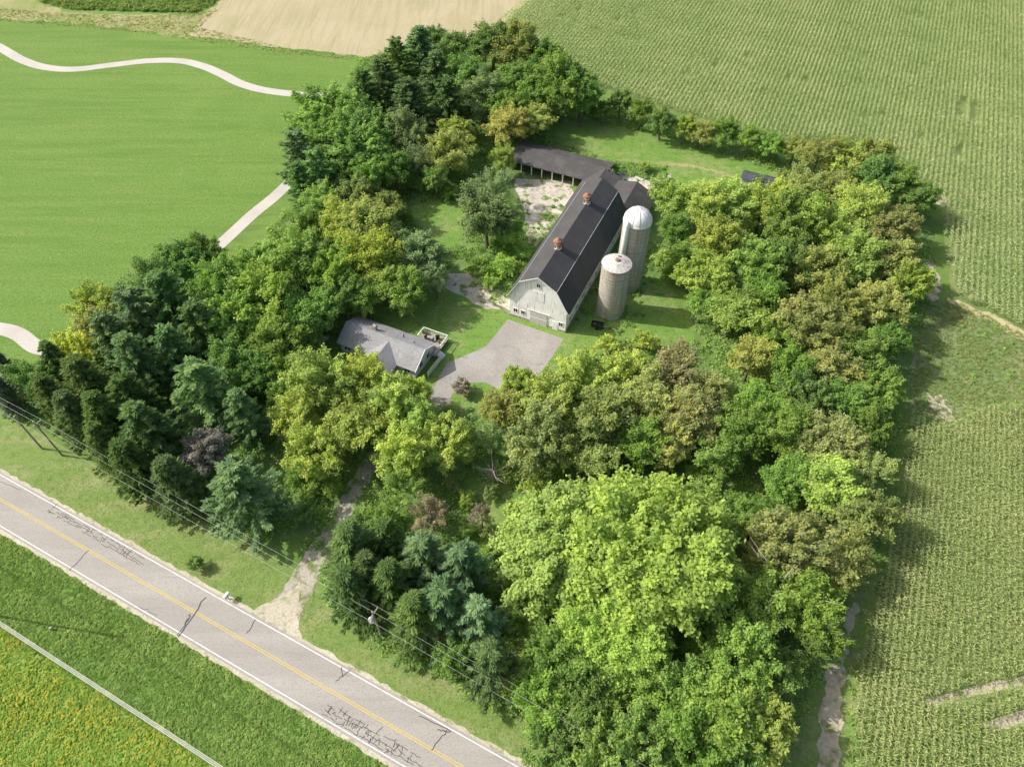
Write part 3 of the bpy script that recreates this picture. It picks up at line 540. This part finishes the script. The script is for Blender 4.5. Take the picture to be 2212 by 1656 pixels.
def window(parent,x,y,z,w,h,axis,sgn):
    fr=.09
    if axis=='y':
        a=boxes('window',[(x-w/2,x+w/2,min(y,y+sgn*.05),max(y,y+sgn*.05),z,z+h)],M_glass,parent)
        b=[(x-w/2-fr,x-w/2,z-fr,z+h+fr),(x+w/2,x+w/2+fr,z-fr,z+h+fr),(x-w/2,x+w/2,z+h,z+h+fr),(x-w/2,x+w/2,z-fr,z),(x-.03,x+.03,z,z+h)]
        boxes('frame',[(p,q,min(y,y+sgn*.09),max(y,y+sgn*.09),r,s) for p,q,r,s in b],M_white,a)
    else:
        a=boxes('window',[(min(y,y+sgn*.05),max(y,y+sgn*.05),x-w/2,x+w/2,z,z+h)],M_glass,parent)
        b=[(x-w/2-fr,x-w/2,z-fr,z+h+fr),(x+w/2,x+w/2+fr,z-fr,z+h+fr),(x-w/2,x+w/2,z+h,z+h+fr),(x-w/2,x+w/2,z-fr,z),(x-.03,x+.03,z,z+h)]
        boxes('frame',[(min(y,y+sgn*.09),max(y,y+sgn*.09),p,q,r,s) for p,q,r,s in b],M_white,a)
for x in (-4.7,-3.1,4.9): window(barn,x,-.003,1.5,.8,.9,'y',-1)
window(barn,0,-.003,9.6,.7,.9,'y',-1)
for i in range(9): window(barn,2.2+i*3.6,5.903,1.6,1.0,.9,'x',1)
for i in range(9): window(barn,2.2+i*3.6,-5.903,1.6,1.0,.9,'x',-1)
for i in range(8):
    boxes('batten',[(5.902,5.96,3.9+i*3.6,4.02+i*3.6,.6,5.4)],M_white,barn)
for yy in (9.2,25):
    cu=empty('ventilator',(0,yy,12.2),0,barn)
    v,f=lathe([(.0,0),(.75,0),(.62,.8),(.55,1.3),(.0,1.3)],8); mobj('ventilator_base',v,f,M_white,cu)
    boxes('louvre',[(-.66,.66,-.66,.66,.35+k*.22,.40+k*.22) for k in range(4)],M_rust,cu)
    v,f=lathe([(.45,1.3),(.45,1.65),(.95,1.55),(1.0,1.62),(.75,1.95),(.35,2.0),(.3,2.15),(0,2.25)],20); mobj('ventilator_cap',v,f,M_rust,cu,True)
add=empty('lean_to',(*bl(0,0),0),ANG); meta(add,'low dark-roofed addition joined to the rear of the barn','building')
v,f=extr([(.6,0),(.6,4.4),(4.8,5.2),(9,3.0),(9,0)],34.5,46); mobj('wall',v,f,M_wood,add)
v,f=extr(roofprof([(.3,4.45),(4.8,5.45),(9.6,2.95)],.18),34.48,46.4); mobj('roof',v,f,M_roofs,add)
window(add,40,9.003,1.2,1.2,.8,'x',1); window(add,43.5,9.003,1.2,1.2,.8,'x',1)
con=empty('connecting_shed',(*bl(0,0),0),ANG); meta(con,'low dark-shingled wing joining barn and open shed','building')
v,f=extr([(-7.6,0),(-7.6,2.8),(-4,4.2),(-.2,2.8),(-.2,0)],34.6,47.6); mobj('wall',v,f,M_wood,con)
v,f=extr(roofprof([(-8.1,2.75),(-4,4.45),(.25,2.85)],.18),33.0+1.6,50); mobj('roof',v,f,M_roofs,con)
for k in range(3): window(con,37+k*3.4,-7.603,1.1,1.1,.8,'x',-1)
shed=empty('open_shed',(*bl(0,0),0),ANG); meta(shed,'long open-fronted cattle shed with dark shingle roof and posts','shed')
boxes('wall',[(-27,-4,54.2,54.4,0,3.0),(-27.2,-27,46.2,54.4,0,2.9),(-4,-3.8,47.7,54.4,0,2.9)],M_wood,shed)
v,f=extrx(roofprof([(45.6,2.9),(50.3,4.5),(55,2.95)],.2),-27.6,-3.2); mobj('roof',v,f,M_roofs,shed)
for k in range(8): boxes('post',[(-26.9+k*2.7,-26.7+k*2.7,46.2,46.4,0,2.9)],M_white,shed)
boxes('beam',[(-27,-7.7,46.15,46.45,2.62,2.78)],M_white,shed)
bs=empty('small_shed',(58.5,145.8,0),ANG); meta(bs,'small shed with dark slate-blue roof among the trees','shed')
boxes('wall',[(-3.4,3.4,-1.6,1.6,0,2.2)],M_siding,bs); v,f=extrx(roofprof([(-2,2.1),(0,3.0),(2,2.1)],.12),-3.8,3.8); mobj('roof',v,f,M_blue,bs); boxes('door',[(-.6,.6,-1.66,-1.602,0,2)],M_white,bs)
x,y=bl(-6.2,.6); rw=empty('retaining_wall',(x,y,0),ANG+math.pi-.15); meta(rw,'low pale concrete retaining wall beside the barn corner','wall')
boxes('wall',[(0,8,-.18,.18,0,.9)],M_conc,rw); boxes('coping',[(-.05,8.05,-.22,.22,.902,.98)],M_conc,rw)
# ---------------------------------------------------------------- silos
def silo(x,y,r,h,label,dome):
    s=empty('silo',(x,y,0)); meta(s,label,'silo')
    prof=[(0,0),(r+.08,0),(r+.08,.3),(r,.3),(r,h),(0,h)]
    v,f=lathe(prof,40); mobj('wall',v,f,M_silo,s)
    hp=[]; z=.9
    while z<h-.2: hp.append(lathe([(r+.004,z-.03),(r+.04,z-.03),(r+.04,z+.03),(r+.004,z+.03)],40)); z+=.78
    v,f=join(hp); mobj('steel_hoops',v,f,M_hoop,s)
    if dome:
        pr=[(r+.1,h-.15),(r+.1,h+.05)]+[(r*1.02*math.cos(t),h+.05+r*.92*math.sin(t)) for t in np.linspace(0.02,math.pi/2,12)]
        v,f=lathe(pr,36); mobj('dome',v,f,M_dome,s,True)
        ribs=[]
        for k in range(12):
            a=k*math.pi/6; ribs.append(tube([((r*1.03)*math.cos(t)*math.cos(a),(r*1.03)*math.cos(t)*math.sin(a),h+.06+r*.93*math.sin(t)) for t in np.linspace(.02,1.45,9)],.04,5))
        v,f=join(ribs); mobj('dome_rib',v,f,M_steel,s)
        a=math.radians(222); cx,cy=(r+.35)*math.cos(a),(r+.35)*math.sin(a)
        v,f=lathe([(0,.5),(.55,.5),(.55,h+.3),(.45,h+.9),(0,h+1.3)],14,cx,cy); mobj('chute',v,f,M_white,s,True)
    else:
        v,f=lathe([(r+.12,h-.1),(r+.14,h+.12),(r+.05,h+.16),(r*.5,h+.75),(.45,h+1.0),(.42,h+.99)],36); mobj('roof',v,f,M_siloroof,s)
        v,f=lathe([(0,h+.95),(.5,h+.95),(.5,h+1.1),(.42,h+1.2),(0,h+1.25)],12,.05,-.1); mobj('roof_cap',v,f,M_rust,s)
        v,f=lathe([(0,h+.5),(.45,h+.5),(.5,h+.78),(0,h+.82)],8,.5,.95); mobj('roof_hatch',v,f,M_dark,s)
        lad=[]
        a=math.radians(300); bx,by=(r+.2)*math.cos(a),(r+.2)*math.sin(a); tx,ty=-math.sin(a)*.25,math.cos(a)*.25
        lad.append(tube([(bx-tx,by-ty,.5),(bx-tx,by-ty,h+.3)],.03,5)); lad.append(tube([(bx+tx,by+ty,.5),(bx+tx,by+ty,h+.3)],.03,5))
        for k in range(int(h/.4)): lad.append(tube([(bx-tx,by-ty,.7+k*.4),(bx+tx,by+ty,.7+k*.4)],.02,4))
        v,f=join(lad); mobj('ladder',v,f,M_steel,s)
silo(24.0,111.0,2.7,16.2,'tall concrete stave silo with white ribbed dome and chute',True)
silo(19.7,103.0,2.75,12.2,'shorter concrete stave silo with flat weathered cap',False)
# ---------------------------------------------------------------- house
ho=empty('house',(-33.0,91.8,0),math.atan2(-.426,.905)); meta(ho,'single-storey house with pale grey shingle roof and cross gable','house')
v,f=extrx([(.4,0),(.4,2.7),(3.85,4.5),(7.3,2.7),(7.3,0)],.4,16.6); mobj('wall',v,f,M_siding,ho)
v,f=extrx(roofprof([(-.1,2.6),(3.85,4.75),(7.8,2.6)],.16),0,17.1); mobj('roof',v,f,M_roofh,ho)
wing=extr([(6.9,0),(6.9,2.7),(9.8,4.2),(12.7,2.7),(12.7,0)],-2.6,.38); mobj('wing_wall',wing[0],wing[1],M_siding,ho)
v,f=extr(roofprof([(6.4,2.62),(9.8,4.42),(13.2,2.62)],.14),-3.0,3.4); mobj('wing_roof',v,f,M_roofh,ho)
v,f=extrx(roofprof([(-.16,2.62),(3.85,4.80),(7.86,2.62)],.24),17.102,17.2); mobj('rake_trim',v,f,M_white,ho)
window(ho,2.6,16.603,1.1,1.0,1.1,'x',1); window(ho,5.2,16.603,1.1,1.0,1.1,'x',1); window(ho,2,.397,1.1,1.4,1.1,'y',-1); window(ho,5,.397,1.1,1.4,1.1,'y',-1); window(ho,9.8,-2.603,1.1,1.8,1.2,'y',-1); window(ho,15,.397,1.1,1.2,1.1,'y',-1)
boxes('door',[(13.3,14.2,.32,.397,0,2.05)],M_white,ho)
boxes('chimney',[(5.5,6.2,4.3,5.0,3.9,5.4)],M_stone,ho)
for k,(vx,vy) in enumerate(((3.0,5.2),(11.5,5.6),(14.2,4.9))):
    v,f=lathe([(0,3.7),(.09,3.7),(.09,4.55),(0,4.6)],8,vx,vy); mobj('vent_pipe',v,f,M_dark,ho)
dk=empty('deck',(-17.8,94.9,0),math.atan2(-.426,.905)); meta(dk,'raised wooden deck with white railing behind the house','deck')
boxes('floor',[(0,5.2,-3.2,1.8,.75,.9)],M_pole,dk)
rl=[]
def rail(x0,y0,x1,y1):
    n=int(max(abs(x1-x0),abs(y1-y0))/.28)
    for i in range(n+1):
        x=x0+(x1-x0)*i/n; y=y0+(y1-y0)*i/n; w=.05 if i%6 else .09; rl.append((x-w/2,x+w/2,y-w/2,y+w/2,.9,1.85))
    rl.append((min(x0,x1)-.06,max(x0,x1)+.06,min(y0,y1)-.06,max(y0,y1)+.06,1.852,1.93))
rail(0,1.8,5.2,1.8); rail(5.2,1.7,5.2,-3.2); rail(0,1.7,0,-.6)
boxes('railing',rl,M_white,dk)
boxes('stair',[(5.2+.3*k,5.5+.3*k,-2.6,-1.4,0,.75-.17*k) for k in range(4)],M_white,dk)
def chair(x,y,r):
    e=empty('patio_chair',(x,y,.9),r); meta(e,'dark patio chair on the deck','chair',group='patio chairs on the deck')
    boxes('seat',[(-.25,.25,-.25,.25,.42,.47)],M_dark,e); boxes('backrest',[(-.25,.25,.2,.25,.47,.95)],M_dark,e)
    for a,b in ((-.23,-.23),(.19,-.23),(-.23,.2),(.19,.2)): boxes('leg',[(a,a+.04,b,b+.04,0,.42)],M_dark,e)
tx,ty=-16.1,93.3
tb=empty('patio_table',(tx,ty,.9)); meta(tb,'round dark patio table on the deck','table'); v,f=lathe([(0,.7),(.65,.7),(.65,.75),(0,.75)],20); mobj('table_top',v,f,M_dark,tb); v,f=lathe([(0,0),(.3,0),(.3,.04),(.05,.06),(.05,.7)],12); mobj('pedestal',v,f,M_dark,tb)
for k in range(4): a=k*1.57+.4; chair(tx+1.0*math.cos(a),ty+1.0*math.sin(a),a-1.57)
gx,gy=-14.3,94.2
gr=empty('barbecue_grill',(gx,gy,.9),.4); meta(gr,'black barbecue grill with side shelves on the deck','grill')
boxes('cabinet',[(-.35,.35,-.28,.28,.05,.8)],M_dark,gr); v,f=extrx([(-.28,.802),(-.28,.95),(-.1,1.12),(.12,1.12),(.28,.98),(.28,.802)],-.36,.36); mobj('lid',v,f,M_dark,gr); boxes('side_shelf',[(-.75,-.352,-.22,.22,.76,.8),(.352,.75,-.22,.22,.76,.8)],M_steel,gr)
for ddx,ddy in ((-17.2,95.9),(-13.9,93.2),(-16.6,95.6)):
    pe=empty('flower_pot',(ddx,ddy,.9)); meta(pe,'terracotta pot with small green plant on the deck','plant pot',group='flower pots on the deck')
    v,f=lathe([(0,0),(.18,0),(.26,.38),(.22,.38),(.2,.3),(0,.3)],12); mobj('pot',v,f,M_rust,pe)
    c=bpy.data.objects.new('plant',BUS[0][0]); c.scale=(.17,.17,.22); c.location=(0,0,.28); c.color=(.2,.35,.1,1); link(c,pe)
def fence(name,a,b,h,label):
    a=np.array(plan(*a)); b=np.array(plan(*b)); Ln=float(np.linalg.norm(b-a)); e=empty(name,(a[0],a[1],0),math.atan2(b[1]-a[1],b[0]-a[0])); meta(e,label,'fence')
    n=max(1,int(Ln/1.8)); boxes('post',[(i*Ln/n-.06,i*Ln/n+.06,-.06,.06,0,h+.1) for i in range(n+1)],M_white,e)
    m=int(Ln/.16); boxes('picket',[(i*.16+.02,i*.16+.13,.062,.085,.08,h) for i in range(m)],M_white,e)
fence('picket_fence',(925,815),(957,775),1.5,'white board fence between house and drive')
pt=empty('propane_tank',(-36.3,94.0,0),.9); meta(pt,'weathered grey propane tank lying beside the house','tank')
pr=[(0,-1.5),(.3,-1.42),(.48,-1.2),(.5,-1),(.5,1),(.48,1.2),(.3,1.42),(0,1.5)]
v,f=lathe(pr,18); v=[(z,x,y+.85) for x,y,z in v]; mobj('tank_body',v,f,M_steel,pt,True); boxes('foot',[(-.9,-.75,-.4,.4,0,.45),(.75,.9,-.4,.4,0,.45)],M_conc,pt); v,f=lathe([(0,1.3),(.16,1.3),(.16,1.5),(0,1.52)],10); mobj('valve_cap',v,f,M_steel,pt)
x,y=plan(1290,706); tr=empty('utility_trailer',(x,y,0),-.3); meta(tr,'small dark utility trailer standing beside the silos','trailer')
boxes('bed',[(-1.2,1.2,-.7,.7,.5,.58),(-1.2,1.2,-.7,-.64,.582,.95),(-1.2,1.2,.64,.7,.582,.95),(-1.2,-1.14,-.638,.638,.582,.95)],M_dark,tr); boxes('drawbar',[(1.2,2.2,-.05,.05,.48,.56)],M_steel,tr)
for sy in (-.85,.85):
    v,f=lathe([(.12,-.1),(.3,-.1),(.33,0),(.3,.1),(.12,.1)],16); v=[(a,c+sy,b+.33) for a,b,c in v]; mobj('wheel',v,f,M_dark,tr)
x,y=plan(492,1290,.5); mb=empty('mailbox',(x,y,0),math.atan2(-.453,.8915)); meta(mb,'white roadside mailbox on a post','mailbox')
boxes('post',[(-.06,.06,-.06,.06,0,1.0)],M_pole,mb); v,f=extr([(-.28,1.0),(-.28,1.3),(-.2,1.45),(0,1.52),(.2,1.45),(.28,1.3),(.28,1.0)],-.5,.5); mobj('box',v,f,M_white,mb); boxes('flag',[(.282,.31,-.1,.15,1.25,1.5)],M_rust,mb)
x,y=plan(110,1357,.5); up=empty('utility_pedestal',(x,y,0)); meta(up,'small grey utility pedestal in rough grass','utility box'); boxes('housing',[(-.15,.15,-.12,.12,.1,.8)],M_stone,up); boxes('base',[(-.2,.2,-.17,.17,0,.1)],M_stone,up)
# ---------------------------------------------------------------- poles & wires
RANG=math.atan2(-.475,.88)
def pole(x,y,h,label,arm=True,trans=False):
    e=empty('utility_pole',(x,y,0),RANG); meta(e,label,'pole',group='roadside utility poles')
    v,f=tube([(0,0,0),(0,0,h*.5),(0,0,h)],[.17,.15,.12],10); mobj('pole_shaft',v,f,M_pole,e)
    if arm:
        boxes('crossarm',[(-.06,.06,-1.1,1.1,h-.9,h-.76)],M_pole,e)
        for k in (-1,0,1): v,f=lathe([(0,h-.76 if k else h),(.06,h-.76 if k else h),(.07,h-.6 if k else h+.1),(.03,h-.5 if k else h+.2),(0,h-.5 if k else h+.2)],8,0,k*1.0); mobj('insulator',v,f,M_white,e)
    if trans:
        v,f=lathe([(0,h-2.2),(.33,h-2.2),(.36,h-2.1),(.36,h-1.2),(.22,h-1.05),(0,h-1.02)],16,0,-.55); mobj('transformer',v,f,M_siding,e,True)
polesA=[(-134,99),(-76.2,68),(-18.3,36.9),(39.6,5.9)]
for i,(x,y) in enumerate(polesA):
    pole(x,y,9.6,'wooden utility pole with grey transformer can' if i==2 else 'wooden utility pole with crossarm and insulators',True,i==2)
pole(-80.2,69.4,9.0,'plain wooden utility pole beside the spruce trees',False)
pole(-77,40.6,20,'very tall wooden transmission pole across the road'); pole(3,0,20,'very tall wooden transmission pole across the road')
def wire(a,b,r,sag,mat,label):
    a=np.array(a,float);b=np.array(b,float); pts=[]
    for i in range(17):
        t=i/16; p=a+(b-a)*t; p[2]-=sag*4*t*(1-t); pts.append(tuple(p))
    v,f=tube(pts,r,5); o=mobj('power_line',v,f,mat); meta(o,label,'wire',group='overhead wires')
nx,ny=.475,.88
for i in range(3):
    a=polesA[i]; b=polesA[i+1]
    for k in (-1,0,1):
        zz=9.1 if k else 9.8
        wire((a[0]+nx*k,a[1]+ny*k,zz),(b[0]+nx*k,b[1]+ny*k,zz),.018,.9,M_wire,'thin overhead power line running along the road')
for k,z in ((-.16,18),(.0,18.1),(.16,18)):
    wire((-77+nx*k-120*.8915,40.6+ny*k+120*.453,z),(-77+nx*k,40.6+ny*k,z),.036,.8,M_wirew,'bright overhead cable across the road')
    wire((-77+nx*k,40.6+ny*k,z),(3+nx*k,0+ny*k,z),.036,.5,M_wirew,'bright overhead cable across the road')
# ---------------------------------------------------------------- light, sky, camera
el=math.radians(41); Ld=Vector((.987*math.cos(el),-.16*math.cos(el),-math.sin(el)))
sun=bpy.data.lights.new('sun','SUN'); sun.energy=4.8; sun.angle=math.radians(.6); sun.color=(1,.96,.90)
so=bpy.data.objects.new('sun',sun); so.rotation_euler=Ld.to_track_quat('-Z','Y').to_euler(); link(so)
w=bpy.data.worlds.new("World"); scene.world=w; w.use_nodes=True; nt=w.node_tree; bg=nt.nodes['Background']
sk=nt.nodes.new('ShaderNodeTexSky'); sk.sky_type='NISHITA'; sk.sun_disc=False; sk.sun_elevation=el; sk.sun_rotation=math.radians(279.2)
sk.dust_density=5.0; sk.air_density=1.3; sk.ozone_density=.5
nt.links.new(sk.outputs[0],bg.inputs[0]); bg.inputs[1].default_value=.15
cam=bpy.data.cameras.new('camera'); cam.lens=F/2212*36; cam.sensor_width=36; cam.clip_end=6000; cam.clip_start=.5
co=bpy.data.objects.new('camera',cam); co.location=(0,0,HC); co.rotation_euler=(math.radians(90)-PITCH,0,0); link(co); scene.camera=co
scene.view_settings.view_transform='Standard'; scene.view_settings.look='None'; scene.view_settings.exposure=0
